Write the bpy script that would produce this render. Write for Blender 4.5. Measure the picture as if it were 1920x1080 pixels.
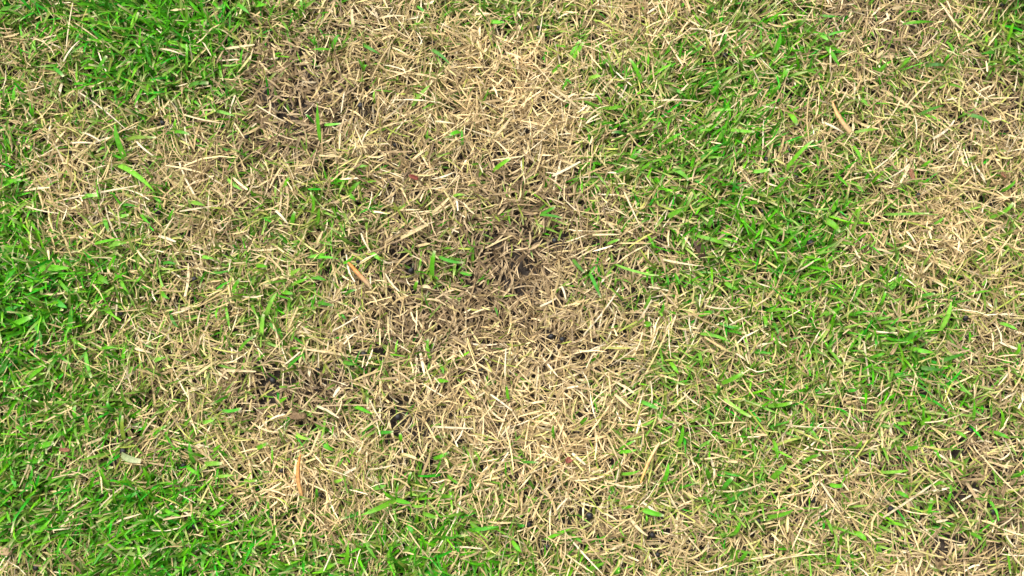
import bpy, math, random
import numpy as np
from mathutils import Vector, Matrix

rng = np.random.default_rng(7)
random.seed(7)
scene = bpy.context.scene
for o in list(bpy.data.objects):
    bpy.data.objects.remove(o)
col = scene.collection

# ------------------------------------------------------------------ camera
CAM = Vector((0.0, -0.075, 0.80))
AIM = Vector((0.0, 0.0, 0.012))
LENS = 31.6
cd = bpy.data.cameras.new('camera')
cd.lens = LENS
cd.sensor_width = 36.0
cd.clip_start = 0.01
cd.clip_end = 500.0
cam = bpy.data.objects.new('camera', cd)
cam.location = CAM
cam.rotation_euler = (AIM - CAM).to_track_quat('-Z', 'Y').to_euler()
col.objects.link(cam)
scene.camera = cam

# ------------------------------------------------------------------ sky and sun (bright overcast)
SUN_EL, SUN_AZ = 55.0, 325.0
world = bpy.data.worlds.new('World')
scene.world = world
world.use_nodes = True
wn = world.node_tree
bg = wn.nodes['Background']
sky = wn.nodes.new('ShaderNodeTexSky')
sky.sky_type = 'NISHITA'
sky.sun_disc = False
sky.sun_elevation = math.radians(SUN_EL)
sky.sun_rotation = math.radians(SUN_AZ)
sky.dust_density = 6.0
hs = wn.nodes.new('ShaderNodeHueSaturation')
hs.inputs['Saturation'].default_value = 0.08
wn.links.new(sky.outputs[0], hs.inputs['Color'])
wn.links.new(hs.outputs[0], bg.inputs['Color'])
bg.inputs['Strength'].default_value = 0.10
sd = bpy.data.lights.new('sun', 'SUN')
sd.energy = 1.5
sd.angle = math.radians(13.0)
sd.color = (1.0, 0.95, 0.86)
sun = bpy.data.objects.new('sun', sd)
az = math.radians(SUN_AZ)
sv = Vector((math.sin(az) * math.cos(math.radians(SUN_EL)), math.cos(az) * math.cos(math.radians(SUN_EL)),
             math.sin(math.radians(SUN_EL))))
sun.rotation_euler = sv.to_track_quat('Z', 'Y').to_euler()
sun.location = sv * 3
col.objects.link(sun)
scene.view_settings.view_transform = 'Standard'
scene.view_settings.look = 'None'
scene.view_settings.exposure = 1.52
scene.view_settings.gamma = 1.0
scene.view_settings.use_curve_mapping = False

# ------------------------------------------------------------------ photo measurements -> ground
CM = np.array((AIM - CAM).to_track_quat('-Z', 'Y').to_matrix())
CP = np.array(CAM)
HALF = 18.0 / LENS


def at(px, py, z=0.0):
    d = CM @ np.array([(px - 960) / 960 * HALF, -(py - 540) / 960 * HALF, -1.0])
    t = (z - CP[2]) / d[2]
    return CP + d * t


def to_px(x, y, z=0.012):
    p = np.stack([x - CP[0], y - CP[1], np.full_like(x, z) - CP[2]], -1) @ CM
    return 960 + p[..., 0] / -p[..., 2] / HALF * 960, 540 - p[..., 1] / -p[..., 2] / HALF * 960


# share of living grass, read off the photo on a 60-pixel grid (0..9)
GREEN = """
86799986 44212345 53322355 62112246
44589874 32221211 14325444 65233336
45578753 10011111 02455665 63243323
44354333 21111211 00455565 34334311
62243222 12210121 00456775 44444221
62233222 32421111 10446663 34433212
73223322 36632211 21224666 76542223
73244423 24532221 21333567 66543223
98665434 45322321 01333466 76554333
98755434 54320201 01233444 66555432
88654333 43212101 00123444 56567522
77654331 23221321 01223544 55567633
67774432 11121112 21134455 65445543
77654332 23222111 21133445 53344322
76454443 31322233 21124455 53443322
87567754 22245533 11233345 32233322
77678866 53346654 22112245 33332332
45688887 66677765 44432234 34332223
"""
GR = np.array([[int(c) for c in ln.replace(' ', '')] for ln in GREEN.split('\n') if ln.strip()], float) / 9.0


def fold(v, n):
    v = np.mod(v, 2 * n)
    return np.where(v > n, 2 * n - v, v)


def grid_sample(G, px, py):
    h, w = G.shape
    gx = np.clip(fold(px, 1920.0) / 60 - 0.5, 0, w - 1.001)
    gy = np.clip(fold(py, 1080.0) / 60 - 0.5, 0, h - 1.001)
    ix, iy = gx.astype(int), gy.astype(int)
    fx, fy = gx - ix, gy - iy
    fx = fx * fx * (3 - 2 * fx)
    fy = fy * fy * (3 - 2 * fy)
    return (G[iy, ix] * (1 - fx) * (1 - fy) + G[iy, ix + 1] * fx * (1 - fy)
            + G[iy + 1, ix] * (1 - fx) * fy + G[iy + 1, ix + 1] * fx * fy)


_NZ = [np.random.default_rng(100 + i).random((64, 64)) for i in range(12)]


def vnoise(x, y, scale, k=0):
    G = _NZ[k % 12]
    u, v = np.mod(x * scale, 64), np.mod(y * scale, 64)
    i, j = u.astype(int), v.astype(int)
    f, g = u - i, v - j
    f = f * f * (3 - 2 * f)
    g = g * g * (3 - 2 * g)
    i1, j1 = (i + 1) % 64, (j + 1) % 64
    i, j = i % 64, j % 64
    return G[j, i] * (1 - f) * (1 - g) + G[j, i1] * f * (1 - g) + G[j1, i] * (1 - f) * g + G[j1, i1] * f * g


def ellipses(px, py, lst):
    px, py = fold(px, 1920.0), fold(py, 1080.0)
    out = np.zeros_like(px)
    for cx, cy, rx, ry, a in lst:
        d = ((px - cx) / rx) ** 2 + ((py - cy) / ry) ** 2
        out = np.maximum(out, a * np.exp(-d * 0.9))
    return out


# where the dead grass is worn to short brown thatch / bleached to gold / thin over dark soil
BROWN = [(930, 480, 210, 130, .95), (860, 610, 190, 90, .9), (540, 190, 130, 130, .75), (600, 740, 190, 60, .7),
         (1620, 40, 130, 80, .5), (1890, 170, 70, 110, .5), (1850, 930, 150, 190, .4), (880, 350, 170, 70, .6),
         (1200, 1010, 150, 60, .35), (650, 40, 80, 60, .45), (1050, 440, 120, 110, .6), (480, 270, 100, 90, .4)]
GOLD = [(970, 110, 110, 100, 1), (560, 930, 110, 100, 1), (1080, 830, 190, 100, .9), (1750, 440, 120, 80, .9),
        (1000, 700, 140, 80, .5), (1500, 890, 120, 120, .4), (900, 180, 160, 110, .6), (1300, 60, 120, 60, .6)]
THIN = [(1830, 960, 170, 150, .55), (600, 745, 150, 45, .45), (530, 160, 90, 70, .4), (1080, 960, 90, 50, .45),
        (880, 510, 130, 40, .35), (770, 800, 90, 40, .4), (1010, 470, 80, 70, .35), (40, 640, 60, 60, .3),
        (1630, 0, 70, 40, .5), (1890, 150, 60, 90, .45), (370, 395, 100, 40, .3), (1500, 440, 70, 60, .3)]


def ground_h(x, y):
    h = (vnoise(x + 9, y + 9, 6.0, 0) - .5) * 0.010 + (vnoise(x + 9, y + 9, 17.0, 1) - .5) * 0.006
    h = h + (vnoise(x + 9, y + 9, 60.0, 2) - .5) * 0.0022
    px, py = to_px(x, y, 0.0)
    near = np.exp(-((x / 1.0) ** 2 + (y / 1.0) ** 2))
    h = h - near * 0.007 * ellipses(px, py, BROWN[:2])
    out = np.clip(np.maximum(np.abs(x) - .56, np.abs(y) - .34) / .12, 0, 1)      # flat lawn beyond the worn patch
    return h * (1 - out)


# ------------------------------------------------------------------ materials
def blade_material(name, trans, rough, spec, bump=0.0):
    m = bpy.data.materials.new(name)
    m.use_nodes = True
    nt = m.node_tree
    nt.nodes.clear()
    out = nt.nodes.new('ShaderNodeOutputMaterial')
    att = nt.nodes.new('ShaderNodeAttribute')
    att.attribute_name = 'tint'
    tc = nt.nodes.new('ShaderNodeTexCoord')
    nz = nt.nodes.new('ShaderNodeTexNoise')
    nz.inputs['Scale'].default_value = 260.0
    nz.inputs['Detail'].default_value = 2.0
    nt.links.new(tc.outputs['Object'], nz.inputs['Vector'])
    mr = nt.nodes.new('ShaderNodeMapRange')
    mr.inputs['From Min'].default_value = 0.3
    mr.inputs['From Max'].default_value = 0.7
    mr.inputs['To Min'].default_value = 0.78
    mr.inputs['To Max'].default_value = 1.2
    nt.links.new(nz.outputs['Fac'], mr.inputs['Value'])
    mul = nt.nodes.new('ShaderNodeVectorMath')
    mul.operation = 'SCALE'
    nt.links.new(att.outputs['Color'], mul.inputs[0])
    nt.links.new(mr.outputs['Result'], mul.inputs['Scale'])
    bs = nt.nodes.new('ShaderNodeBsdfPrincipled')
    bs.inputs['Roughness'].default_value = rough
    bs.inputs['Specular IOR Level'].default_value = spec
    nt.links.new(mul.outputs['Vector'], bs.inputs['Base Color'])
    tr = nt.nodes.new('ShaderNodeBsdfTranslucent')
    nt.links.new(mul.outputs['Vector'], tr.inputs['Color'])
    mx = nt.nodes.new('ShaderNodeMixShader')
    mx.inputs['Fac'].default_value = trans
    nt.links.new(bs.outputs[0], mx.inputs[1])
    nt.links.new(tr.outputs[0], mx.inputs[2])
    nt.links.new(mx.outputs[0], out.inputs['Surface'])
    return m


M_GREEN = blade_material('living_grass', 0.26, 0.5, 0.22)
M_STRAW = blade_material('dead_grass', 0.13, 0.6, 0.25)


def soil_material(name, a, b, scale, rough, far=False, bump=0.6):
    m = bpy.data.materials.new(name)
    m.use_nodes = True
    nt = m.node_tree
    bs = nt.nodes['Principled BSDF']
    tc = nt.nodes.new('ShaderNodeTexCoord')
    nz = nt.nodes.new('ShaderNodeTexNoise')
    nz.inputs['Scale'].default_value = scale
    nz.inputs['Detail'].default_value = 6.0
    nt.links.new(tc.outputs['Object'], nz.inputs['Vector'])
    cr = nt.nodes.new('ShaderNodeValToRGB')
    cr.color_ramp.elements[0].position = 0.3
    cr.color_ramp.elements[0].color = (*a, 1)
    cr.color_ramp.elements[1].position = 0.72
    cr.color_ramp.elements[1].color = (*b, 1)
    nt.links.new(nz.outputs['Fac'], cr.inputs['Fac'])
    last = cr.outputs['Color']
    if far:   # beyond the modelled blades the lawn is only colour
        n2 = nt.nodes.new('ShaderNodeTexNoise')
        n2.inputs['Scale'].default_value = 5.0
        n2.inputs['Detail'].default_value = 9.0
        n2.inputs['Roughness'].default_value = 0.75
        nt.links.new(tc.outputs['Object'], n2.inputs['Vector'])
        c2 = nt.nodes.new('ShaderNodeValToRGB')
        c2.color_ramp.elements[0].position = 0.4
        c2.color_ramp.elements[0].color = (.06, .13, .015, 1)
        c2.color_ramp.elements[1].position = 0.6
        c2.color_ramp.elements[1].color = (.25, .18, .09, 1)
        nt.links.new(n2.outputs['Fac'], c2.inputs['Fac'])
        ln = nt.nodes.new('ShaderNodeVectorMath')
        ln.operation = 'LENGTH'
        nt.links.new(tc.outputs['Object'], ln.inputs[0])
        mr = nt.nodes.new('ShaderNodeMapRange')
        mr.inputs['From Min'].default_value = 2.6
        mr.inputs['From Max'].default_value = 4.0
        nt.links.new(ln.outputs['Value'], mr.inputs['Value'])
        mx = nt.nodes.new('ShaderNodeMixRGB')
        nt.links.new(mr.outputs['Result'], mx.inputs['Fac'])
        nt.links.new(last, mx.inputs[1])
        nt.links.new(c2.outputs['Color'], mx.inputs[2])
        last = mx.outputs['Color']
    nt.links.new(last, bs.inputs['Base Color'])
    bs.inputs['Roughness'].default_value = rough
    bs.inputs['Specular IOR Level'].default_value = 0.3
    bp = nt.nodes.new('ShaderNodeBump')
    bp.inputs['Strength'].default_value = bump
    bp.inputs['Distance'].default_value = 0.002
    nt.links.new(nz.outputs['Fac'], bp.inputs['Height'])
    nt.links.new(bp.outputs['Normal'], bs.inputs['Normal'])
    return m


M_SOIL = soil_material('soil', (.011, .0085, .0065), (.038, .028, .020), 220.0, .9, far=True)
M_CRUMB = soil_material('soil_crumb', (.010, .008, .006), (.035, .027, .020), 400.0, .85)
M_PELLET = soil_material('black_pellet', (.004, .004, .0045), (.014, .013, .013), 500.0, .38, bump=.25)
M_CHIP = soil_material('brown_chip', (.07, .042, .020), (.20, .13, .065), 350.0, .85, bump=1.0)
M_DARKLEAF = soil_material('dark_brown_leaf', (.035, .019, .012), (.085, .048, .03), 300.0, .7)
M_RED = soil_material('dark_red_leaf', (.11, .022, .014), (.22, .06, .035), 300.0, .6)
M_REDBROWN = soil_material('red_brown_leaf', (.11, .045, .024), (.22, .10, .05), 350.0, .75, bump=1.0)
M_TAN = soil_material('tan_leaf', (.20, .14, .07), (.38, .27, .14), 350.0, .8, bump=1.0)


# ------------------------------------------------------------------ mesh helpers
def mesh_np(name, V, F, mat, tint=None, smooth=True):
    me = bpy.data.meshes.new(name)
    n, k = F.shape
    me.vertices.add(len(V))
    me.vertices.foreach_set('co', np.ascontiguousarray(V, np.float32).ravel())
    me.loops.add(n * k)
    me.loops.foreach_set('vertex_index', np.ascontiguousarray(F, np.int32).ravel())
    me.polygons.add(n)
    me.polygons.foreach_set('loop_start', np.arange(0, n * k, k, dtype=np.int32))
    me.polygons.foreach_set('loop_total', np.full(n, k, np.int32))
    me.polygons.foreach_set('use_smooth', np.full(n, smooth, bool))
    if tint is not None:
        a = me.attributes.new('tint', 'FLOAT_COLOR', 'POINT')
        c = np.ones((len(V), 4), np.float32)
        c[:, :3] = tint
        a.data.foreach_set('color', c.ravel())
    me.update(calc_edges=True)
    me.materials.append(mat)
    return me


def link(name, me, parent=None, loc=None):
    o = bpy.data.objects.new(name, me)
    col.objects.link(o)
    if parent is not None:
        o.parent = parent
    if loc is not None:
        o.location = loc
    return o


def tag(o, label=None, cat=None, group=None, kind=None):
    for k, v in (('label', label), ('category', cat), ('group', group), ('kind', kind)):
        if v:
            o[k] = v
    return o


def ribbons(base, az, elev, bend, curl, length, width, roll, prof, segs, folded, c0, c1, tipmix):
    """many blades at once; centre line integrated from pitch and heading"""
    N = len(az)
    S = segs
    P = np.zeros((N, S + 1, 3))
    D = np.zeros((N, S + 1, 3))
    P[:, 0] = base
    step = (length / S)[:, None]
    for k in range(S + 1):
        t = k / S
        e = elev - bend * t
        a = az + curl * t
        D[:, k] = np.stack([np.cos(e) * np.cos(a), np.cos(e) * np.sin(a), np.sin(e)], -1)
        if k:
            P[:, k] = P[:, k - 1] + (D[:, k - 1] + D[:, k]) * 0.5 * step
    gz = ground_h(P[..., 0].ravel(), P[..., 1].ravel()).reshape(N, S + 1)
    P[..., 2] = np.maximum(P[..., 2], gz + 0.0008)
    side = np.stack([-np.sin(az), np.cos(az), np.zeros(N)], -1)[:, None, :].repeat(S + 1, 1)
    nrm = np.cross(D, side)
    rl = roll[:, None] * np.linspace(0.6, 1.2, S + 1)[None]
    sd_ = side * np.cos(rl)[..., None] + nrm * np.sin(rl)[..., None]
    nn = -side * np.sin(rl)[..., None] + nrm * np.cos(rl)[..., None]
    w = (width[:, None] * prof * 0.5)[..., None]
    if folded:
        rows = np.stack([P - sd_ * w, P - nn * w * 0.35, P + sd_ * w], 2)
    else:
        rows = np.stack([P - sd_ * w, P + sd_ * w], 2)
    K = rows.shape[2]
    V = rows.reshape(-1, 3)
    t = np.linspace(0, 1, S + 1)[None, :, None]
    mix = np.clip((t - (1 - tipmix[:, None, None])) / np.maximum(tipmix[:, None, None], 1e-3), 0, 1)
    C = c0[:, None, :] * (1 - mix) + c1[:, None, :] * mix
    C = np.repeat(C[:, :, None, :], K, 2).reshape(-1, 3)
    q = []
    for k in range(S):
        for j in range(K - 1):
            q.append([k * K + j, k * K + j + 1, (k + 1) * K + j + 1, (k + 1) * K + j])
    q = np.array(q)
    F = (np.arange(N)[:, None, None] * ((S + 1) * K) + q[None]).reshape(-1, 4)
    return V, F, C


def pick(pal, wts, n):
    pal = np.array(pal)
    w = np.array(wts, float)
    return pal[rng.choice(len(pal), n, p=w / w.sum())]


# ------------------------------------------------------------------ measured pieces (x y in a 3x enlargement of each 480x360 tile)
# one line = one plant or piece: root x, root y, tip x, tip y, width, tone | next blade ... # own label
GREEN_BLADES = {
(0, 0): """700 895 640 690 36 b|705 780 872 770 24 o#forked bright green sprig with one long upright blade and a side blade over straw
660 925 870 1080 34 b#long broad bright green blade slanting away from the forked sprig over straw
850 390 815 240 24 e
950 235 1080 292 26 b
1045 390 1050 250 18 b
840 460 1020 345 22 l
575 180 560 70 18 e
290 375 350 425 26 e
0 45 115 30 32 d
190 220 200 290 24 l
1180 618 1325 655 22 l
975 740 1060 752 22 b|978 735 988 665 22 b|970 745 925 752 18 d#small three-bladed green sprig splayed on straw beside a black pellet
1250 365 1355 358 14 l
88 595 92 470 22 b
5 1065 112 1008 28 b
1280 1008 1362 1072 22 l
362 690 440 580 24 o
535 405 592 308 26 b
1060 485 1172 468 28 d
825 532 840 430 16 b
1330 20 1405 80 26 b
700 190 770 60 22 b""",
(1, 0): """365 792 350 590 24 b#slim spear-shaped green blade standing alone on brown straw
390 708 482 698 18 l
432 275 468 198 28 b|425 282 318 282 16 b|340 282 330 200 12 b#three-pronged green sprig rising out of brown worn straw
598 250 702 308 22 d
605 398 572 330 20 l|605 398 628 366 20 b
985 278 1092 362 22 d
878 592 988 472 26 l
1150 735 1088 758 26 b|1158 812 1155 722 20 e
670 582 667 508 16 l
258 92 255 0 24 b|242 102 192 62 18 b
908 38 978 98 18 e
1318 120 1402 125 26 b
0 35 64 30 26 b
558 942 632 935 20 l
1338 955 1432 888 26 b
160 1055 192 998 24 b
520 1085 592 1020 26 b
960 792 966 728 14 l
572 455 612 455 20 o
330 700 285 650 18 e""",
(2, 0): """722 475 658 335 26 b
430 447 502 430 28 l
508 356 548 342 30 e#tight curled emerald knot of grass beside the long green blade
342 335 402 238 28 b|328 312 382 228 22 l
228 408 276 358 18 b
285 502 312 438 18 b|300 442 335 472 16 e
760 382 766 308 18 b
1150 805 1202 688 28 b|1202 740 1352 752 22 b#large bright green sprig with one tall blade and one sideways blade
998 312 1082 248 18 b
1168 272 1202 198 20 e
1088 95 1135 45 26 e
1008 762 1112 744 20 b
648 905 722 848 28 b
858 812 952 758 24 b
1298 362 1402 308 18 l
528 612 622 600 26 b
878 500 982 562 22 b
1120 632 1242 630 18 l
448 985 460 918 20 b
898 960 985 1022 28 b
1338 972 1440 960 24 l
1058 902 1162 838 28 e
718 962 802 908 18 b
640 770 560 750 20 d
1110 540 1165 470 26 b""",
(3, 0): """310 270 392 382 28 b
268 202 332 242 24 l
308 216 442 184 16 e
598 422 684 352 22 b
748 146 932 130 20 b
288 97 392 106 18 e
1122 645 1254 696 26 d#deep green blade with a blunt cut end lying alone on straw
88 965 242 798 26 b#long bright green blade leaning out of a dark gap in pale straw
108 645 152 715 36 b
478 752 612 735 20 l
468 828 517 918 24 b
978 372 1012 308 20 b|1000 238 1042 302 20 b
1290 285 1292 208 22 b|1290 288 1198 302 22 e
1368 192 1440 174 28 b
1318 1075 1392 1013 20 b
768 1022 892 1022 16 l
538 1032 572 958 20 b
478 1028 532 1082 24 b
18 312 62 188 30 b
58 472 104 398 30 b
8 545 62 478 24 b
868 382 992 378 24 d
838 652 982 598 20 d
858 942 904 908 22 b
1228 362 1294 354 20 b
498 568 544 604 26 l
720 400 790 330 22 b""",
(0, 1): """1080 60 1152 76 26 l#short pale green blade tip lying flat on dead straw
918 404 992 408 20 e#green blade with a white cut tip over a dark soil gap
588 148 612 224 28 b
658 158 724 128 30 b
688 74 784 86 18 e
615 302 722 288 38 l|540 292 692 258 18 b#pair of broad light green blades lying side by side in mixed turf
688 478 734 574 22 b
308 612 388 655 42 e|395 790 420 635 34 e#thick emerald tuft with an upright blade in the lush turf
342 500 434 592 24 b
198 738 242 884 28 e
58 755 192 698 40 b
98 548 234 498 44 b
228 428 404 430 44 b
398 808 482 882 26 b
548 886 652 874 20 b
688 965 712 848 24 b
478 900 512 1045 26 b
158 1055 264 978 28 b
1268 638 1292 772 18 b
958 688 1004 764 22 d
1168 452 1324 430 16 d
1308 575 1354 488 24 b
1138 364 1204 376 24 l
1232 648 1226 722 14 b
908 558 952 602 24 b
858 954 934 928 26 l
958 164 986 98 20 b
798 128 852 182 18 b
858 8 914 58 22 b
458 32 544 18 28 l
556 478 624 522 40 b
178 168 244 244 20 b
1348 895 1440 808 20 b
10 690 130 640 34 e
40 520 100 440 30 e""",
(1, 1): """988 475 1003 325 30 b|1002 472 1024 494 14 b#broad bright green blade standing upright over the dark brown hollow
1028 358 1164 392 22 e
1098 26 1178 14 18 l
978 935 964 818 22 b|980 880 996 850 12 b
1028 968 1054 1024 20 b
1012 1060 1084 1066 26 b
892 548 908 498 24 b
488 954 564 972 26 d
338 618 438 638 22 d
58 694 114 565 28 l|32 805 42 688 28 l#two light green blades rising one above the other from straw
138 558 218 572 26 b
78 738 154 814 22 e
178 988 274 908 20 e
198 522 294 484 22 b
188 474 254 428 24 l
308 478 394 497 24 b
288 362 404 334 22 b|318 370 464 376 18 b
488 397 548 358 20 b#green blade touching the tip of the vivid orange stalk
478 678 507 718 16 e
498 578 564 550 18 d
338 182 352 88 26 b
310 122 304 0 18 b
198 184 216 108 28 b
518 8 564 52 28 b
648 338 704 388 26 l
1148 448 1214 467 16 e
784 908 796 828 14 l
1343 648 1362 704 14 d
0 415 64 420 26 b
8 945 52 908 20 b""",
(2, 1): """160 124 284 146 18 e|165 122 244 82 20 e#dull emerald sprig of two blades forked like a V on pale straw
343 378 408 454 22 d|438 458 498 594 22 e
588 408 824 470 16 l#very long thin yellowish green runner lying across straw
743 664 778 578 26 l
742 746 784 738 36 b
763 248 804 324 18 b
876 144 964 98 32 b
1036 248 1226 304 26 b#long arching bright green blade above a dark brown leaf scrap
1298 344 1404 258 22 b
1056 798 1234 852 20 b
1048 692 1134 674 28 b
1198 508 1274 548 30 b
1168 738 1284 768 18 e
868 468 882 534 16 e
1048 898 1068 1004 22 b
888 958 934 1024 26 b
1178 1075 1294 1013 28 b
918 458 942 524 14 e
1098 204 1134 76 28 b
458 94 454 56 20 b
538 292 604 268 18 l
828 694 852 618 18 b
578 534 586 476 14 l
1380 60 1300 70 26 b
1410 700 1420 760 26 b""",
(3, 1): """972 775 1033 615 32 l#stout light green blade with a rounded tip standing clear of dead straw
662 126 904 120 17 l#long straight light green stalk lying across dead straw
1248 144 1384 58 24 b
688 544 764 456 28 b|636 635 666 558 20 b
848 587 944 570 20 b
488 134 528 86 26 b
358 114 394 36 28 b
28 232 154 230 24 b
1128 576 1244 558 14 b
1298 738 1394 778 22 b
578 934 664 908 22 b
758 854 844 776 30 e
798 876 936 902 30 b
978 952 1114 908 24 d
1368 924 1394 846 24 b
928 184 994 138 16 l
0 670 124 658 20 b
318 694 424 648 22 b
148 562 244 538 22 b
868 988 994 1002 26 d
628 737 724 723 18 b
318 158 404 224 42 b
478 614 524 518 18 l
250 90 180 60 26 b""",
(0, 2): """272 304 424 238 30 b
348 974 418 903 26 l
704 312 694 176 26 o#olive green blade standing out of yellow straw
1088 446 1063 326 30 b
622 576 578 468 30 b
1048 468 1134 524 24 b
1198 526 1314 514 22 l
1368 545 1438 546 20 l
1246 152 1354 138 22 e
1138 217 1204 203 24 l
690 394 792 434 42 p#broad pale grey-green withered blade beside a black pellet
848 542 808 468 24 b
18 688 62 784 26 b
168 604 182 478 26 e
442 204 430 118 24 b
512 274 488 166 26 b
298 106 397 99 20 l
642 154 608 98 26 e
128 437 244 428 26 b
198 354 304 328 40 b
1198 374 1244 338 22 b
918 698 1024 744 24 b
1008 604 1114 578 26 e
822 834 830 738 24 b
638 932 754 924 20 l
798 974 894 928 18 b
850 998 867 1075 20 e
1078 944 1114 876 30 e
1150 968 1138 1044 24 b
1198 744 1264 688 26 b
1298 804 1354 768 22 b
198 864 284 758 26 b
1146 452 1244 448 32 l
60 500 90 600 28 e
700 640 790 600 26 e""",
(1, 2): """785 650 588 738 32 b|788 650 874 672 28 b|780 645 716 598 22 b|790 640 802 556 16 b#spreading four-bladed bright green sprig where straw meets lush turf
938 728 1024 758 26 b
878 682 944 680 18 l
553 126 658 172 24 b
998 422 1084 383 24 b
84 454 86 348 14 b
0 362 64 333 26 b|218 278 298 312 22 l
378 308 434 374 36 b
688 272 774 266 22 e
820 324 813 276 24 b
498 1036 517 888 26 b
618 878 684 994 24 b
738 984 804 876 22 b
338 1064 454 1008 26 b
58 924 114 828 26 b
1038 628 1104 632 24 b
1078 518 1144 564 18 b
1038 857 1154 849 18 e
1198 822 1374 798 26 e
1060 1075 1018 958 16 e
340 644 338 586 20 b
70 724 65 662 18 b
448 484 494 416 20 b
438 552 494 533 22 l
658 582 734 568 30 l
1420 94 1410 6 20 b
860 564 872 496 18 b
128 104 174 76 20 b
850 780 900 850 26 e""",
(2, 2): """727 98 824 138 26 e#short emerald blade pointing away from dark straw at the turf rim
598 382 704 370 24 b|606 366 694 318 16 b
932 354 962 226 26 b
738 708 856 742 34 b#broad bright green blade with a pale straw lying along it
188 874 334 813 22 b
418 1054 524 1003 28 b
578 1074 604 1026 30 b
0 878 54 944 26 b
236 314 234 226 20 b
38 440 144 440 16 d
383 224 428 186 20 b
338 848 394 894 20 b
1196 86 1344 184 26 l
1218 674 1334 566 26 e
1112 534 1088 466 28 b
1188 594 1244 526 30 e
1198 498 1314 517 22 e
618 702 684 688 20 b
752 784 756 736 16 b
852 564 884 446 28 b
1056 354 1114 318 22 l
1238 856 1284 766 26 b
28 790 74 790 24 e
718 238 804 198 18 l
598 502 724 484 20 b
1268 1004 1324 936 26 b
1162 46 1148 0 24 b""",
(3, 2): """6 546 106 446 36 b
0 747 144 703 26 b
1312 246 1298 134 22 b
1155 214 1156 76 18 b
1056 268 1119 308 22 b|1266 268 1354 308 22 b
642 496 794 484 20 l
728 608 794 644 24 b
903 736 922 642 24 b
678 780 774 802 20 b
328 758 364 846 22 b
498 838 554 884 34 b
348 566 424 570 26 b
1138 838 1204 882 22 b
198 448 298 398 24 b
208 238 278 304 18 b
488 374 532 316 22 b
28 316 54 424 24 b
778 362 844 344 26 b
856 224 914 176 30 b
733 220 804 215 22 b
1354 958 1367 1068 16 b
410 916 410 846 24 b
1013 656 1026 566 18 b
0 122 134 104 26 b
388 1044 402 956 26 b
1368 524 1434 477 20 b
928 572 994 548 20 b
448 40 504 34 22 e
1078 28 1144 68 20 b""",
}
STRAW_BLADES = {
(0, 0): "430 510 700 722 10|760 790 872 882 14|350 342 442 222 12|898 273 1042 312 12|1262 272 1434 253 18|1028 640 1254 692 12|408 118 602 262 9|370 264 402 8 9|458 740 562 792 12|938 62 1054 48 18",
(1, 0): "0 588 174 692 9|622 864 558 716 12|600 804 642 726 11|698 102 844 94 14|888 413 1014 442 16|768 268 864 318 12|1338 764 1434 656 20|550 154 544 56 22|698 722 884 678 10|1008 680 1114 692 14|358 880 484 886 14",
(2, 0): "1098 226 1254 183 12|1116 288 1110 176 12|828 0 887 124 9|228 988 384 908 18|126 485 184 501 20|28 66 52 108 14|150 204 171 88 9|818 577 1054 580 12|598 562 642 486 10|1400 834 1405 686 12|18 308 32 384 22",
(3, 0): "778 278 834 358 12|963 18 1043 138 12|292 694 414 758 16|575 874 642 728 10|758 614 904 456 12|918 784 1044 678 18|810 648 820 794 10|384 602 442 502 10|1173 948 1222 1014 14|898 950 1084 930 10|598 332 638 293 22|1400 504 1422 378 10|58 152 254 124 14|678 1002 784 928 10|588 175 704 202 12",
(0, 1): "248 576 374 568 14|778 328 844 404 14|898 249 994 282 20|168 888 284 964 10|758 878 854 907 20|1278 1005 1440 1010 18|148 80 334 122 10|1110 754 1132 656 10|1018 112 1234 74 12|928 232 982 148 10|180 218 186 324 9",
(1, 1): "813 256 964 178 26|988 114 1084 28 22|108 103 174 174 18|438 712 504 668 16|933 530 979 535 24|588 228 644 334 12|740 698 756 864 10|338 292 372 216 20|1308 302 1440 240 12|1400 1034 1406 878 10|800 1034 801 946 9|428 782 574 698 10",
(2, 1): "628 0 722 204 12|848 380 1064 416 14|453 240 604 240 14|598 288 784 291 10|1088 640 1284 646 10|158 642 249 598 14|148 1036 384 958 10|418 902 524 858 10|368 372 484 308 10|400 804 604 538 10|278 528 303 604 14",
(3, 1): "148 452 289 363 12|70 284 76 196 12|778 222 834 294 14|608 320 684 336 16|1288 690 1404 701 10|998 292 1034 238 18|878 452 932 386 16|768 299 854 332 18|540 838 576 1078 14|908 216 922 264 20",
(0, 2): "575 498 586 612 12|568 697 704 568 10|918 763 1074 737 14|868 737 924 693 10|698 756 794 729 12|343 804 388 752 14|248 212 404 138 12|1348 652 1414 623 14|1050 18 1061 134 9|898 8 944 42 12|798 982 944 918 12",
(1, 2): "338 123 464 192 20|298 404 354 266 14|638 88 724 234 10|588 272 694 198 14|848 808 994 994 10|478 258 594 342 12|1318 58 1440 150 14|858 114 892 36 14|638 481 784 454 10|498 502 564 468 20|998 240 1224 251 14|198 868 222 974 12|378 1054 432 926 10|1308 770 1440 776 12",
(2, 2): "578 58 674 144 22|338 388 414 454 20|1188 606 1404 558 12|738 668 834 738 16|1138 221 1314 215 9|1358 280 1434 286 18|1218 430 1274 441 24|388 668 544 692 10|538 298 604 444 12|268 872 404 859 10|668 758 764 854 22|428 522 504 478 12|1058 421 1174 410 12",
(3, 2): "298 556 404 714 14|440 238 466 126 12|648 752 974 532 16|1058 658 1142 814 10|878 216 1092 164 9|1198 398 1440 650 10|308 516 424 509 12|1298 802 1404 718 9|0 1000 324 958 10|948 776 1014 764 18|1408 332 1440 298 24|18 838 84 904 14|98 230 404 246 10|548 838 604 904 14|1150 0 1156 84 12",
}
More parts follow.
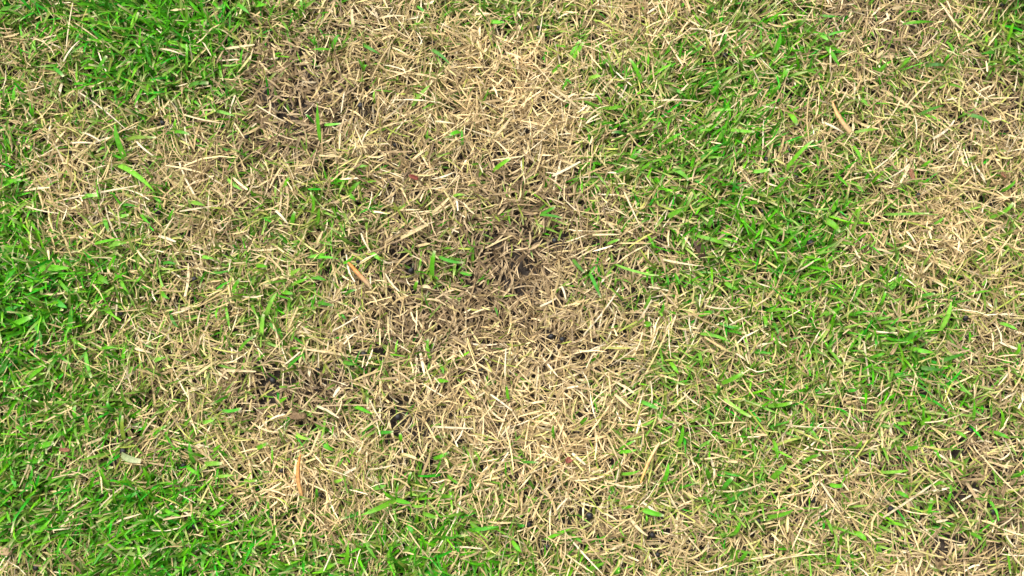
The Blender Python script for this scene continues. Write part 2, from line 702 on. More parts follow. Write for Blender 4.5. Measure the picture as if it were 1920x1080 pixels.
# black pellets (x y radius) and bare dark gaps
PELLETS = {
(0, 0): "385 850 16 910 690 18 1390 770 14", (1, 0): "590 595 20 995 240 14 850 240 12 785 815 18 850 880 17",
(2, 0): "150 157 15 1190 320 15 1420 905 17", (3, 0): "975 690 17 1095 690 15 110 855 13 150 1000 12 1330 20 15",
(0, 1): "655 677 17 687 686 14 1093 490 18 890 110 22 800 85 12 190 900 17 1270 360 14",
(1, 1): "605 912 20 95 1060 21 345 1000 15 1265 1000 15 570 390 12 870 440 20",
(2, 1): "220 812 18 1020 303 17 240 270 18 282 830 17 1400 110 12 625 815 15 930 840 15 1295 650 15",
(3, 1): "220 40 17 235 288 22 725 455 15 1105 710 19 1110 815 14 840 20 15",
(0, 2): "700 375 20 645 440 22 1030 460 16 205 1030 18 1095 800 17 880 715 14",
(1, 2): "80 755 15 140 490 15 1375 515 14 355 625 14 800 185 20",
(2, 2): "437 742 22 95 790 18 195 915 19 790 850 18 995 255 14 910 460 14 370 265 15 1385 770 15 820 960 15",
(3, 2): "245 650 22 960 690 15 1260 720 17 1140 260 17 690 702 18",
}
GAPS = {
(0, 0): "230 800 50 1100 580 40 1390 510 40 860 690 45", (1, 0): "520 130 40 40 520 50 110 370 40 800 280 30 1000 820 30 480 640 30 650 340 30",
(2, 0): "1060 220 35 310 960 30 860 860 35 1300 20 30 600 330 20", (3, 0): "650 15 45 370 220 35 1230 420 40 1340 330 50 800 830 40 900 800 30",
(0, 1): "930 150 45 950 415 45 1400 90 40 540 190 30 130 800 40 20 560 40 1080 340 30",
(1, 1): "870 430 55 1160 460 45 525 845 45 820 350 50 640 200 35 1110 120 30 700 900 60 480 260 30 760 680 35",
(2, 1): "850 490 50 80 420 80 160 370 40 240 270 45 680 960 30 1180 1020 25 420 900 40 650 560 35 840 610 35 40 540 40",
(3, 1): "235 285 55 30 480 35 60 880 40 1420 500 40 1060 550 35 640 450 40 1100 720 40 180 90 40 470 100 35",
(0, 2): "645 440 45 290 210 45 380 350 40 350 760 45 180 1010 60 60 710 30 960 200 30 740 600 30",
(1, 2): "800 190 70 560 130 50 1360 170 55 940 470 50 860 110 35 700 290 60 60 20 60 480 560 40 840 600 25 920 270 50",
(2, 2): "420 730 75 390 150 40 575 970 40 195 920 45 790 850 50 390 265 40 30 380 60 470 610 40 280 740 40 680 40 50 930 50 30",
(3, 2): "690 700 60 650 930 55 990 930 85 1095 360 50 1285 500 60 1300 940 70 540 240 45 820 170 45 1410 440 50 340 350 35 1160 640 70 1270 720 45 245 650 45 900 550 35 1150 920 50 1020 770 40 1370 260 40",
}


def tile_nums(d, k):
    out = []
    for (tx, ty), s in d.items():
        v = [float(q) for q in s.replace('|', ' ').split()]
        for i in range(0, len(v), k):
            r = v[i:i + k]
            for j in range(k):
                if k >= 4:
                    r[j] = r[j] / 3 + ((480 * tx, 360 * ty)[j % 2] if j < 4 else 0)
                else:
                    r[j] = r[j] / 3 + (480 * tx, 360 * ty, 0)[j]
            out.append(r)
    return out


pellets = tile_nums(PELLETS, 3)
gaps = tile_nums(GAPS, 3)
straws = tile_nums(STRAW_BLADES, 5)
MM = 0.9 / 1920            # metres per photo pixel on the lawn

# ------------------------------------------------------------------ ground: one sheet, fine near the camera, out to the horizon
u = np.linspace(-1, 1, 361)
ax = np.sinh(u * 6.2) / np.sinh(6.2) * 90.0
gx, gy = np.meshgrid(ax, ax)
gv = np.stack([gx.ravel(), gy.ravel(), ground_h(gx.ravel(), gy.ravel())], -1)
n = len(ax)
ii = (np.arange(n - 1)[:, None] * n + np.arange(n - 1)[None]).ravel()
ground = link('ground', mesh_np('ground', gv, np.stack([ii, ii + 1, ii + n + 1, ii + n], -1), M_SOIL))
tag(ground, 'dark moist soil of the lawn showing in gaps between the grass', 'soil', kind='structure')


# ------------------------------------------------------------------ the mass of dead and living blades
def carve(px, py, strength=0.88):
    """chance that a piece over a bare gap is missing"""
    inside = np.zeros(len(px))
    ok = (px > -60) & (px < 1980) & (py > -60) & (py < 1140)
    for gx_, gy_, r in gaps + [[a, b, c * 2.1] for a, b, c in pellets]:
        d2 = (px - gx_) ** 2 + (py - gy_) ** 2
        inside = np.maximum(inside, np.where(ok, np.clip(1.2 - np.sqrt(d2) / (r * .85), 0, 1), 0))
    return inside * strength


def scatter(n, hx, hy):
    return rng.uniform(-hx, hx, n), rng.uniform(-hy, hy, n)


def flow(x, y, px, py):
    a = (vnoise(x + 9, y + 9, 9.0, 5) + vnoise(x + 9, y + 9, 34.0, 4)) * 2 * math.pi * 1.3
    w = ellipses(px, py, [(1280, 250, 260, 220, 1), (180, 930, 260, 180, 1), (1500, 560, 200, 200, .6)])
    return a, w


def dead_blades(x, y, big=1.0, segs=3):
    N = len(x)
    px, py = to_px(x, y)
    g = grid_sample(GR, px, py)
    br = ellipses(px, py, BROWN)
    go = ellipses(px, py, GOLD)
    br = np.clip(br + (vnoise(x + 9, y + 9, 22, 7) - .5) * .5, 0, 1)
    L = np.exp(rng.normal(math.log(0.0225), 0.40, N)) * (1 - 0.46 * br) * big
    L = np.clip(L, .006, .065 * big)
    W = rng.uniform(.00058, .00155, N) * (1 + .25 * br) * big
    W *= np.where(rng.random(N) < .08, 1.5, 1)
    fa, fw = flow(x, y, px, py)
    A = np.where(rng.random(N) < .42, fa + rng.normal(0, .45, N), rng.uniform(0, 2 * math.pi, N))
    E = rng.normal(0.10, .34, N)
    B = rng.normal(.25, .45, N)
    Cu = rng.normal(0, .5, N)
    layer = (0.002 + 0.0190 * rng.random(N)) * (1 - .25 * br) * (1 - .36 * g)
    ends = [carve(*to_px(x + s_ * np.cos(A) * L * .45, y + s_ * np.sin(A) * L * .45)) for s_ in (-1, 1)]
    ok = rng.random(N) > np.maximum(ends[0], ends[1]) * .6
    h = ground_h(x, y)
    base = np.stack([x - np.cos(A) * L * .5 * np.cos(E), y - np.sin(A) * L * .5 * np.cos(E),
                     h + layer - np.sin(E) * L * .5], -1)
    pale = pick([(.45, .342, .165), (.53, .420, .235), (.37, .272, .125), (.60, .505, .33), (.28, .200, .098), (.40, .33, .14)],
                [5, 4, 5, 2, 3, 2], N)
    brown = pick([(.235, .165, .086), (.31, .225, .120), (.17, .116, .06), (.39, .29, .165), (.12, .080, .043)],
                 [5, 5, 4, 3, 2], N)
    gold = pick([(.56, .41, .20), (.63, .48, .27), (.46, .325, .155)], [4, 3, 2], N)
    c = np.where((rng.random(N) < br)[:, None], brown, pale)
    c = np.where((rng.random(N) < go * .6)[:, None], gold, c)
    half = (rng.random(N) < (.025 + .48 * g) * (1 - .5 * br))[:, None]          # half-dead yellow-green pieces
    c = np.where(half, pick([(.30, .30, .070), (.21, .255, .036), (.40, .37, .13)], [3, 3, 3], N), c)
    c = c * rng.uniform(.80, 1.25, (N, 1))
    prof = np.ones((N, segs + 1))
    prof[:, -1] = np.where(rng.random(N) < .5, rng.uniform(.05, .3, N), rng.uniform(.5, .9, N))
    prof[:, 0] = rng.uniform(.3, .8, N)
    return ribbons(base[ok], A[ok], E[ok], B[ok], Cu[ok], L[ok], W[ok], rng.normal(0, .8, ok.sum()), prof[ok], segs, False,
                   c[ok], c[ok] * rng.uniform(.9, 1.15, (ok.sum(), 1)), np.full(ok.sum(), .6))


def green_blades(x, y, big=1.0, segs=4, folded=True):
    N = len(x)
    px, py = to_px(x, y)
    g = np.clip(grid_sample(GR, px, py) + (vnoise(x + 9, y + 9, 25, 8) - .5) * .25, 0, 1)
    L = rng.uniform(.016, .034, N) * (.8 + .4 * g) * big
    W = rng.uniform(.0012, .0028, N) * (.85 + .3 * g) * big
    fa, fw = flow(x, y, px, py)
    lean = np.where(rng.random(N) < .5, math.radians(42), math.radians(222))
    A = np.where(rng.random(N) < .35, fa + rng.normal(0, .7, N), rng.uniform(0, 2 * math.pi, N))
    A = np.where(rng.random(N) < fw * .55, lean + rng.normal(0, .35, N), A)
    E = rng.uniform(.55, 1.35, N)
    B = rng.uniform(.3, 1.25, N)
    Cu = rng.normal(0, .3, N)
    h = ground_h(x, y)
    base = np.stack([x, y, h + rng.uniform(0, .004, N)], -1)
    rich = np.clip(ellipses(px, py, [(30, 560, 130, 330, 1), (300, 60, 190, 110, .8), (310, 990, 260, 130, .9),
                                     (840, 1050, 170, 80, .7), (1380, 240, 130, 130, .55), (1430, 470, 170, 130, .5),
                                     (1700, 680, 100, 60, .6)]), 0, 1)
    vivid = pick([(.070, .310, .004), (.050, .255, .005), (.120, .350, .008), (.022, .285, .008), (.036, .170, .005)],
                 [5, 4, 4, 2, 3], N)
    soft = pick([(.120, .265, .026), (.160, .275, .038), (.090, .220, .016), (.205, .265, .055), (.140, .190, .026)],
                [4, 4, 4, 3, 3], N)
    c = np.where((rng.random(N) < .12 + .66 * rich + .2 * g)[:, None], vivid, soft)
    c = c * rng.uniform(.75, 1.2, (N, 1))
    tip = np.where((rng.random(N) < .35)[:, None], np.array([[.48, .42, .22]]), c * 1.15)
    prof = np.ones((N, segs + 1))
    prof[:, 0] = .7
    prof[:, -2] = rng.uniform(.6, .95, N)
    prof[:, -1] = np.where(rng.random(N) < .55, .06, rng.uniform(.4, .75, N))
    return ribbons(base, A, E, B, Cu, L, W, rng.normal(0, .5, N), prof, segs, folded, c, tip, rng.uniform(.1, .45, N))


def join(parts):
    Vs, Fs, Cs, off = [], [], [], 0
    for V, F, C in parts:
        Vs.append(V)
        Fs.append(F + off)
        Cs.append(C)
        off += len(V)
    return np.concatenate(Vs), np.concatenate(Fs), np.concatenate(Cs)


HX, HY = .66, .44


def keep_dead(x, y):
    px, py = to_px(x, y)
    g = grid_sample(GR, px, py)
    th = ellipses(px, py, THIN)
    p = (1 - .66 * g) * (1 - .42 * th) * (.72 + .5 * vnoise(x + 9, y + 9, 40, 9))
    return rng.random(len(x)) < p * (1 - carve(px, py))


def keep_green(x, y):
    px, py = to_px(x, y)
    g = np.clip(grid_sample(GR, px, py) + (vnoise(x + 9, y + 9, 30, 10) - .5) * .3, 0, 1)
    p = np.clip(g * 1.08, 0, 1) ** 1.45 * (.6 + .7 * vnoise(x + 9, y + 9, 55, 11))
    return rng.random(len(x)) < p * (1 - carve(px, py, .8))


CELL = .44


def cut(part, per_v, per_f, cx, cy):
    """the blades rooted in one square of the lawn, moved to the origin and set on level ground"""
    V, F, C = part
    B_ = V.reshape(-1, per_v, 3)
    C_ = C.reshape(-1, per_v, 3)
    F_ = F[:per_f] - F[:per_f].min()
    m = (np.abs(B_[:, 0, 0] - cx) < CELL / 2) & (np.abs(B_[:, 0, 1] - cy) < CELL / 2)
    b = B_[m].copy()
    b[..., 2] -= ground_h(b[:, 0, 0], b[:, 0, 1])[:, None]
    b[..., 0] -= cx
    b[..., 1] -= cy
    f = (np.arange(len(b))[:, None, None] * per_v + F_[None]).reshape(-1, 4)
    return b.reshape(-1, 3), f, C_[m].reshape(-1, 3)


def spread(name, label, cat, part, per_v, per_f, mat):
    """the lawn round the worn patch: squares of the same turf, turned about, out to a few metres"""
    pts = {0: [], 1: [], 2: [], 3: []}
    r = random.Random(3)
    for i in range(-9, 10):
        for j in range(-9, 10):
            cx, cy = i * CELL, (j + .5) * CELL
            if abs(cx) < HX and abs(cy) < HY:
                continue
            pts[r.randrange(4)].append((cx, cy, 0.0, r.randrange(4) * math.pi / 2))
    host = bpy.data.meshes.new(name)
    hv = [p for k in range(4) for p in pts[k]]
    host.from_pydata([p[:3] for p in hv], [], [])
    ka = host.attributes.new('kindex', 'INT', 'POINT')
    ka.data.foreach_set('value', np.array([k for k in range(4) for _ in pts[k]], np.int32))
    ra = host.attributes.new('turn', 'FLOAT_VECTOR', 'POINT')
    ra.data.foreach_set('vector', np.array([(0, 0, p[3]) for p in hv], np.float32).ravel())
    o = link(name, host)
    ng = bpy.data.node_groups.new(name + '_spread', 'GeometryNodeTree')
    ng.interface.new_socket('Geometry', in_out='INPUT', socket_type='NodeSocketGeometry')
    ng.interface.new_socket('Geometry', in_out='OUTPUT', socket_type='NodeSocketGeometry')
    gi, go_ = ng.nodes.new('NodeGroupInput'), ng.nodes.new('NodeGroupOutput')
    jn = ng.nodes.new('GeometryNodeJoinGeometry')
    at_k = ng.nodes.new('GeometryNodeInputNamedAttribute')
    at_k.data_type = 'INT'
    at_k.inputs['Name'].default_value = 'kindex'
    at_r = ng.nodes.new('GeometryNodeInputNamedAttribute')
    at_r.data_type = 'FLOAT_VECTOR'
    at_r.inputs['Name'].default_value = 'turn'
    e2r = ng.nodes.new('FunctionNodeEulerToRotation')
    ng.links.new(at_r.outputs['Attribute'], e2r.inputs[0])
    for k, (cx, cy) in enumerate([(-.42, -.2), (-.05, .2), (.42, .2), (.2, -.2)]):
        po = bpy.data.objects.new(name + '_square', mesh_np(name + '_square', *cut(part, per_v, per_f, cx, cy)[:2], mat,
                                                            cut(part, per_v, per_f, cx, cy)[2]))
        oi = ng.nodes.new('GeometryNodeObjectInfo')
        oi.inputs['Object'].default_value = po
        cmp_ = ng.nodes.new('FunctionNodeCompare')
        cmp_.data_type = 'INT'
        cmp_.operation = 'EQUAL'
        ng.links.new(at_k.outputs['Attribute'], [q for q in cmp_.inputs if q.enabled][0])
        [q for q in cmp_.inputs if q.enabled][1].default_value = k
        ip = ng.nodes.new('GeometryNodeInstanceOnPoints')
        ng.links.new(gi.outputs[0], ip.inputs['Points'])
        ng.links.new(cmp_.outputs['Result'], ip.inputs['Selection'])
        ng.links.new(oi.outputs['Geometry'], ip.inputs['Instance'])
        ng.links.new(e2r.outputs[0], ip.inputs['Rotation'])
        ng.links.new(ip.outputs[0], jn.inputs[0])
    ng.links.new(jn.outputs[0], go_.inputs[0])
    md = o.modifiers.new('spread', 'NODES')
    md.node_group = ng
    tag(o, label, cat, kind='stuff')


x, y = scatter(161000, HX, HY)
k = keep_dead(x, y)
p1 = dead_blades(x[k], y[k])
dead = link('dead_grass', mesh_np('dead_grass', p1[0], p1[1], M_STRAW, p1[2]))
tag(dead, 'dry bleached straw and brown thatch of dead lawn grass', 'dead grass', kind='stuff')
spread('outlying_dead_grass', 'dry straw of the lawn around the worn patch', 'dead grass', p1, 8, 3, M_STRAW)

x, y = scatter(143000, HX, HY)
k = keep_green(x, y)
p1 = green_blades(x[k], y[k])
green = link('green_grass', mesh_np('green_grass', p1[0], p1[1], M_GREEN, p1[2]))
tag(green, 'short living green lawn grass growing through the dead straw', 'grass', kind='stuff')
spread('outlying_green_grass', 'green grass of the lawn around the worn patch', 'grass', p1, 15, 8, M_GREEN)


# crumbs of soil on the ground
def lump(seed, sub=1, rough=.25):
    import bmesh
    bm = bmesh.new()
    bmesh.ops.create_icosphere(bm, subdivisions=sub, radius=1.0)
    r = random.Random(seed)
    ph = [(r.uniform(-2, 2), r.uniform(-2, 2), r.uniform(-2, 2), r.uniform(0, 6)) for _ in range(5)]
    for v in bm.verts:
        s = sum(math.sin(v.co.x * a + v.co.y * b + v.co.z * c_ + d) for a, b, c_, d in ph) / 5
        v.co *= 1 + rough * s
        v.co.z *= .82
    V = np.array([v.co[:] for v in bm.verts])
    F = np.array([[q.index for q in f.verts] for f in bm.faces])
    bm.free()
    return V, F


parts = []
N = 5200
x, y = scatter(N, HX, HY)
h = ground_h(x, y)
lv = [lump(i, 1, .45) for i in range(6)]
Vs, Fs, off = [], [], 0
for i in range(N):
    V, F = lv[i % 6]
    s = random.uniform(.0008, .0030)
    a = random.uniform(0, 6.28)
    R = np.array([[math.cos(a), -math.sin(a), 0], [math.sin(a), math.cos(a), 0], [0, 0, 1]])
    Vs.append(V @ R.T * s * np.array([1, random.uniform(.6, 1), .7]) + [x[i], y[i], h[i] + s * .3])
    Fs.append(F + off)
    off += len(V)
cr = link('soil_crumbs', mesh_np('soil_crumbs', np.concatenate(Vs), np.concatenate(Fs), M_CRUMB))
tag(cr, 'fine dark soil crumbs lying between the grass roots', 'soil', kind='stuff')

# ------------------------------------------------------------------ single pieces
TONES = {'b': (.085, .315, .007), 'd': (.045, .180, .010), 'l': (.150, .370, .032), 'e': (.045, .265, .012),
         'o': (.140, .230, .018), 'p': (.270, .330, .160)}


def curve_blade(p0, p1, width, arch, sag, tint, tipc, cut, S=7, twist=.0, bow=0.0, thick=.00016, vfold=.16):
    """solid folded blade from p0 to p1 (world), origin at p0"""
    p0, p1 = np.array(p0), np.array(p1)
    d = p1 - p0
    hd = d.copy()
    hd[2] = 0
    L = np.linalg.norm(hd) + 1e-6
    side0 = np.array([-hd[1], hd[0], 0]) / L
    V, C = [], []
    P = []
    for k_ in range(S + 1):
        t = k_ / S
        P.append(d * t + np.array([0, 0, arch * 4 * t * (1 - t) - sag * t * t]) + side0 * bow * 4 * t * (1 - t))
    for k_ in range(S + 1):
        t = k_ / S
        tg = P[min(k_ + 1, S)] - P[max(k_ - 1, 0)]
        tg = tg / (np.linalg.norm(tg) + 1e-9)
        sd1 = np.cross(np.array([0, 0, 1.0]), tg)
        sd1 /= np.linalg.norm(sd1) + 1e-9
        up = np.cross(tg, sd1)
        r = twist * (t - .4)
        s_, u_ = sd1 * math.cos(r) + up * math.sin(r), up * math.cos(r) - sd1 * math.sin(r)
        pr = min(1.0, .8 + 1.6 * t) * (1.0 if t < .5 else (1 - (1 - cut) * ((t - .5) / .5) ** 1.7)) * (1.08 - .16 * t)
        w = width * .5 * max(pr, .05)
        V += [P[k_] - s_ * w, P[k_] - u_ * w * vfold + u_ * thick, P[k_] + s_ * w, P[k_] - u_ * (w * vfold + thick)]
        m = max(0.0, (t - .82) / .18)
        m0 = max(0.0, 1 - t / .4) * .45
        cc = np.array(tint) * (1 - m) + np.array(tipc) * m
        cc = cc * (1 - m0) + m0 * (cc * .5 + np.array([.16, .19, .05]) * .5)
        C += [cc * .96, cc * 1.08, cc * .96, cc]
    F = []
    for k_ in range(S):
        for j in range(4):
            F.append([k_ * 4 + j, k_ * 4 + (j + 1) % 4, (k_ + 1) * 4 + (j + 1) % 4, (k_ + 1) * 4 + j])
    return np.array(V), np.array(F), np.array(C)


def gz(px, py, add):
    p = at(px, py, add)
    p[2] = float(ground_h(np.array([p[0]]), np.array([p[1]]))[0]) + add
    return p


LANDMARK = []        # (px, py, phrase)
for lx_, ly_, ph_ in [(222, 265, 'forked sprig'), (600, 230, 'lone spear blade'), (625, 85, 'three-pronged sprig'),
                      (1136, 116, 'emerald knot'), (1358, 248, 'large bright sprig'), (1836, 223, 'deep green cut blade'),
                      (135, 590, 'emerald tuft'), (812, 493, 'upright blade in the brown hollow'), (1028, 402, 'V-shaped sprig'),
                      (1774, 592, 'stout round-tipped blade'), (1700, 401, 'long straight green stalk'),
                      (735, 938, 'four-bladed sprig'), (247, 857, 'grey-green withered blade'), (1195, 506, 'long thin runner'),
                      (1336, 452, 'long arching blade'), (325, 246, 'small three-bladed sprig'),
                      (1225, 960, 'blade with a straw along it')]:
    LANDMARK.append((lx_, ly_, 'the ' + ph_))
ORANGE = [  # polyline root -> tip, width, colour, tip colour, label
    ((696, 540), (652, 491), 8.5, (.50, .36, .20), (.62, .22, .05), 'vivid orange withered stalk lying beside a green blade', .0, 'the vivid orange stalk'),
    ((565, 930), (562, 853), 7.5, (.52, .28, .10), (.50, .20, .05), 'rusty orange dead stalk standing upright in yellow straw', .2, 'the rusty upright stalk'),
    ((1238, 830), (1202, 906), 6.0, (.55, .40, .20), (.68, .33, .10), 'long orange tan blade lying through mixed turf', -.2, 'the long orange tan blade'),
    ((1590, 252), (1557, 194), 9.5, (.60, .42, .21), (.64, .33, .13), 'pale peach orange withered blade curled over straw', .3, 'the peach orange blade'),
]
for (a, b, w, c0, c1, lab, bow, short) in ORANGE:
    p0, p1 = gz(a[0], a[1], .0165), gz(b[0], b[1], .0235)
    V, F, C = curve_blade(p0, p1, w * MM, .003, 0, c0, c1, .45, S=8, twist=.6, bow=bow * .01)
    tt = np.clip(np.repeat(np.linspace(0, 1, 9), 4) * 1.6 - .25, 0, 1)[:, None]
    C = np.array(c0) * (1 - tt) + np.array(c1) * tt
    o = tag(link('withered_stalk', mesh_np('withered_stalk', V, F, M_STRAW, C), loc=p0), lab, 'stalk')
    LANDMARK.append(((a[0] + b[0]) / 2, (a[1] + b[1]) / 2, short))


def scrap(name, px, py, lx, ly, ang, mat, lab, lift, curl=.25, seed=0, cat='leaf scrap', thick=.0006):
    r = random.Random(seed)
    nu, nv = 7, 4
    top, bot = [], []
    for i in range(nu):
        t = i / (nu - 1) * 2 - 1
        hw = ly * MM * .5 * (1 - .35 * abs(t) ** 3) * r.uniform(.82, 1.08)
        for j in range(nv):
            s = j / (nv - 1) * 2 - 1
            xx = lx * MM * .5 * t + r.uniform(-.04, .04) * ly * MM
            zz = curl * ly * MM * (s * s - .4) + .08 * lx * MM * math.sin(t * 2.2 + seed)
            top.append((xx, hw * s, zz + thick))
            bot.append((xx, hw * s, zz - thick))
    V = np.array(top + bot)
    F = []
    m = nu * nv
    for i in range(nu - 1):
        for j in range(nv - 1):
            q = [i * nv + j, (i + 1) * nv + j, (i + 1) * nv + j + 1, i * nv + j + 1]
            F.append(q)
            F.append([m + k_ for k_ in q[::-1]])
    edge = [i * nv for i in range(nu)] + [(nu - 1) * nv + j for j in range(1, nv)] + \
           [i * nv + nv - 1 for i in range(nu - 2, -1, -1)] + [j for j in range(nv - 2, 0, -1)]
    for a, b in zip(edge, edge[1:] + edge[:1]):
        F.append([b, a, m + a, m + b])
    o = link(name, mesh_np(name, V, np.array(F), mat), loc=gz(px, py, lift))
    o.rotation_euler = (r.uniform(-.15, .15), r.uniform(-.15, .15), math.radians(-ang))
    tag(o, lab, cat)
    LANDMARK.append((px, py, 'the bark chip' if name == 'bark_chip' else 'the ' + ' '.join(lab.split()[:-1]).split(' leaf scrap')[0].replace('very ', '') + ' leaf scrap'))
    return o


scrap('bark_chip', 557, 781, 30, 12, 0, M_CHIP, 'flat tan brown bark chip wedged in dark straw gap', .0175, .12, 1, 'bark chip', .001)
scrap('leaf_scrap', 1311, 469, 34, 15, 65, M_DARKLEAF, 'dark brown leaf scrap beside a shiny black pellet', .0165, .3, 2)
scrap('leaf_scrap', 775, 331, 18, 8, 20, M_RED, 'tiny dark red leaf scrap among pale straw', .0175, .3, 3)
scrap('leaf_scrap', 1067, 862, 14, 11, -30, M_RED, 'small rounded dark red leaf scrap in bleached yellow straw', .0165, .35, 4)
scrap('leaf_scrap', 1706, 328, 20, 8, 80, M_REDBROWN, 'thin reddish brown leaf scrap in straw with green blades', .0175, .3, 5)
scrap('leaf_scrap', 1883, 328, 12, 7, 60, M_REDBROWN, 'very small reddish brown leaf scrap in grey brown straw', .0175, .3, 6)
scrap('leaf_scrap', 123, 843, 20, 8, 5, M_REDBROWN, 'orange brown leaf scrap among lush green blades', .019, .3, 7)
scrap('leaf_scrap', 8, 1033, 26, 15, 15, M_TAN, 'broad pale tan leaf scrap at the foot of green turf', .018, .2, 8)
scrap('leaf_scrap', 1678, 654, 26, 7, -52, M_TAN, 'pinkish tan curled leaf scrap inside the emerald tuft', .021, .4, 9)

def nearest_mark(px, py, rad):
    best = min(((math.hypot(lx - px, ly - py), ph) for lx, ly, ph in LANDMARK if math.hypot(lx - px, ly - py) > 14),
               default=(1e9, ''))
    return ' near ' + best[1] if best[0] < rad else ''


# black pellets
pm = [mesh_np('pellet', *lump(40 + i, 2, .10), M_PELLET) for i in range(5)]
PEL = []
for i, (px, py, r) in enumerate(pellets):
    g = float(grid_sample(GR, np.array([px]), np.array([py]))[0])
    br = float(ellipses(np.array([px]), np.array([py]), BROWN)[0])
    s = r * MM
    p = gz(px, py, .0125 + s * .3)
    o = link('soil_pellet', pm[i % 5], loc=p)
    o.scale = (s, s * random.uniform(.8, 1), s * random.uniform(.8, 1))
    o.rotation_euler = (random.uniform(-.4, .4), random.uniform(-.4, .4), random.uniform(0, 6.28))
    size = 'large' if r > 5.8 else ('tiny' if r < 4.6 else 'small')
    where = ('sunk in lush green grass' if g > .62 else 'in mixed green and straw turf' if g > .36 else
             'in the worn brown straw' if br > .42 else 'in a gap of the pale straw')
    near = ''
    near = nearest_mark(px, py, 90)
    for j, (qx, qy, qr) in enumerate(pellets):
        if j != i and math.hypot(qx - px, qy - py) < 26:
            near = ' touching another pellet' if math.hypot(qx - px, qy - py) < 14 else ' close to another pellet'
    lab = f'{size} black soil pellet {where}{near}'
    if len(lab.split()) > 16:
        lab = f'{size} black soil pellet{near}'
    tag(o, lab, 'soil pellet', 'black soil pellets in the lawn')
    PEL.append((px, py))

TONE_WORD = {'b': 'bright green', 'd': 'deep green', 'l': 'light green', 'e': 'emerald green', 'o': 'olive green',
             'p': 'grey-green'}


def place_words(px, py):
    g = float(grid_sample(GR, np.array([px]), np.array([py]))[0])
    br = float(ellipses(np.array([px]), np.array([py]), BROWN)[0])
    go = float(ellipses(np.array([px]), np.array([py]), GOLD)[0])
    w = ('in the lush green turf' if g > .64 else 'in mixed green and straw turf' if g > .4 else
         'over the worn brown straw' if br > .42 else 'over golden bleached straw' if go > .5 else
         'in thinning green turf' if g > .27 else 'over pale dead straw')
    near = nearest_mark(px, py, 120)
    if not near:
        for qx, qy in PEL:
            if math.hypot(qx - px, qy - py) < 26:
                near = ' beside a black pellet'
    if not near:
        for qx, qy, qr in gaps:
            if math.hypot(qx - px, qy - py) < qr + 6:
                near = ' at a dark soil gap'
    if not near:
        for s0, s1, s2, s3, sw in straws:
            d_ = math.hypot((s0 + s2) / 2 - px, (s1 + s3) / 2 - py)
            if 1 < d_ < 30:
                near = ' beside a ' + ('long' if math.hypot(s2 - s0, s3 - s1) > 48 else 'short') + ' straw stalk'
    return w, near


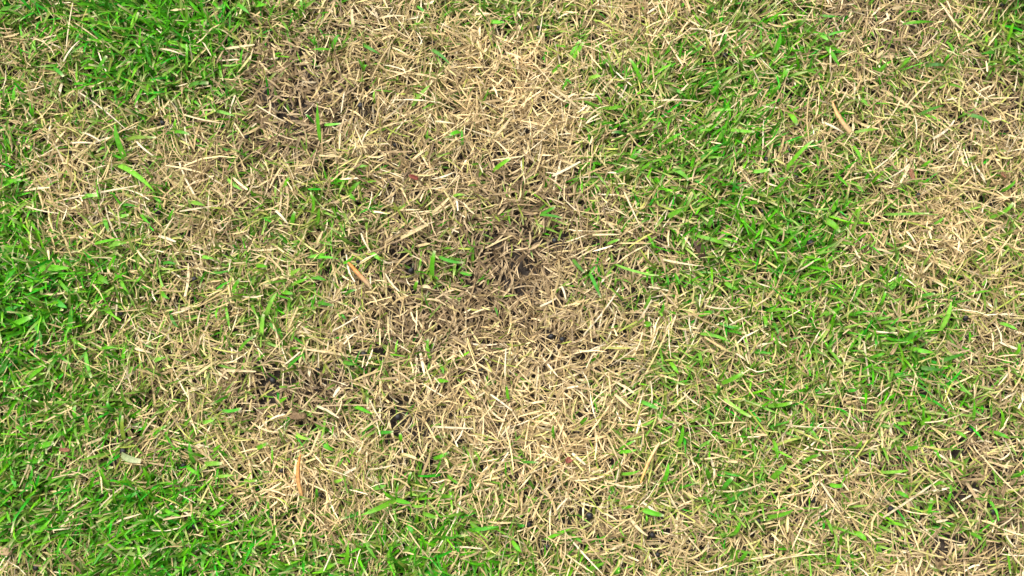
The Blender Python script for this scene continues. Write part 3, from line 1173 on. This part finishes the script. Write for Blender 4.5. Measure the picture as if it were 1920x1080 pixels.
blade_info = []
for (tx, ty), s in GREEN_BLADES.items():
    for ln in s.split('\n'):
        body, _, lab = ln.partition('#')
        bl = []
        for b in body.split('|'):
            q = b.split()
            c = [float(v) / 3 for v in q[:5]]
            bl.append((c[0] + 480 * tx, c[1] + 360 * ty, c[2] + 480 * tx, c[3] + 360 * ty, c[4], q[5]))
        rx, ry = bl[0][0], bl[0][1]
        root_p = gz(rx, ry, .0)
        single = len(bl) == 1
        parent = link('grass_sprig', None, loc=root_p)
        parent.empty_display_size = .01
        feel = ''
        for (x0, y0, x1, y1, w, tn) in bl:
            lift = random.uniform(.021, .026) if lab else random.uniform(.017, .0235)
            p0, p1 = gz(x0, y0, .0165 if lab else .0145), gz(x1, y1, lift)
            base = np.array(TONES[tn]) * random.uniform(.68, 1.12) * np.array([random.uniform(.8, 1.3), 1, 1])
            cutb = random.random() < .35
            bow = random.gauss(0, .045) * math.hypot(x1 - x0, y1 - y0) * MM
            V, F, C = curve_blade(p0, p1, w * MM * .82, random.uniform(.0005, .004), 0, base,
                                  (.50, .48, .28) if cutb else base * 1.15,
                                  random.uniform(.45, .75) if cutb else .08, S=7,
                                  twist=random.uniform(-.9, .9), bow=bow)
            me = mesh_np('blade', V, F, M_GREEN, C, False)
            link('blade', me, parent, p0 - root_p)
            sx = (p0 - p1) * .12
            foot = np.array([p0[0] + sx[0], p0[1] + sx[1], root_p[2]])
            V, F, C = curve_blade(foot, p0, w * MM * .5, .001, 0, base * np.array([1.5, 1.1, 1.6]), base, .95, S=4, vfold=.5)
            link('stem', mesh_np('stem', V, F, M_GREEN, C), parent, foot - root_p)
            if not feel:
                feel = 'with a pale cut tip' if cutb else ('with a bent middle' if abs(bow) > .0013 else '')
        o = parent
        mx, my = (bl[0][0] + bl[0][2]) / 2, (bl[0][1] + bl[0][3]) / 2
        wpl, near = place_words(mx, my)
        L = math.hypot(bl[0][2] - bl[0][0], bl[0][3] - bl[0][1])
        if not lab:
            wd = 'broad' if bl[0][4] > 9.2 else 'narrow' if bl[0][4] < 6.2 else ''
            ls = 'long' if L > 48 else 'short' if L < 29 else ''
            what = 'blade of grass' if single else ('two-bladed grass sprig' if len(bl) == 2 else 'grass sprig')
            lab = ' '.join(f'{ls} {wd} {TONE_WORD[bl[0][5]]} {what} {feel} {wpl}{near}'.split())
            if len(lab.split()) > 16:
                core = f'{ls} {wd} {TONE_WORD[bl[0][5]]} {what}'
                for tail in (f'{feel} {near}' if near else wpl, f'{wpl} {near}', near or wpl):
                    lab = ' '.join(f'{core} {tail}'.split())
                    if len(lab.split()) <= 16:
                        break
        tag(o, lab, 'grass',
            'green blades standing out of the lawn' if single else 'green sprigs standing out of the lawn')
        blade_info.append((mx, my))

for i, (x0, y0, x1, y1, w) in enumerate(straws):
    p0, p1 = gz(x0, y0, random.uniform(.016, .020)), gz(x1, y1, random.uniform(.018, .0215))
    base = np.array(random.choice([(.47, .385, .24), (.46, .36, .20), (.50, .42, .29), (.43, .33, .165)])) * random.uniform(.9, 1.08)
    V, F, C = curve_blade(p0, p1, max(w * MM * .74, .0010), random.uniform(.0002, .0022), 0, base, base * 1.05,
                          random.uniform(.3, .8), S=7, twist=random.uniform(-.5, .5), bow=random.gauss(0, .035) * math.hypot(x1 - x0, y1 - y0) * MM, vfold=.25)
    o = link('straw_stalk', mesh_np('straw_stalk', V, F, M_STRAW, C, False), loc=p0)
    L = math.hypot(x1 - x0, y1 - y0)
    wpl, near = place_words((x0 + x1) / 2, (y0 + y1) / 2)
    for bx, by in blade_info:
        if not near and math.hypot(bx - (x0 + x1) / 2, by - (y0 + y1) / 2) < 16:
            near = ' touching a green blade'
    wpl = wpl.replace('in the lush', 'across the lush').replace('in mixed', 'across mixed').replace('in thin', 'across thin')
    wd = 'broad' if w > 5.2 else 'thin' if w < 3.5 else ''
    ls = 'very long' if L > 75 else 'long' if L > 48 else 'short' if L < 28 else ''
    lab = ' '.join(f'{ls} {wd} bleached straw stalk {wpl}{near}'.split())
    if len(lab.split()) > 16:
        lab = ' '.join(f'{ls} {wd} bleached straw stalk {near}'.split())
    tag(o, lab, 'straw', 'single pale straw stalks on the lawn')
print('tris', sum(len(o.data.polygons) * 2 for o in scene.objects if o.type == 'MESH'))
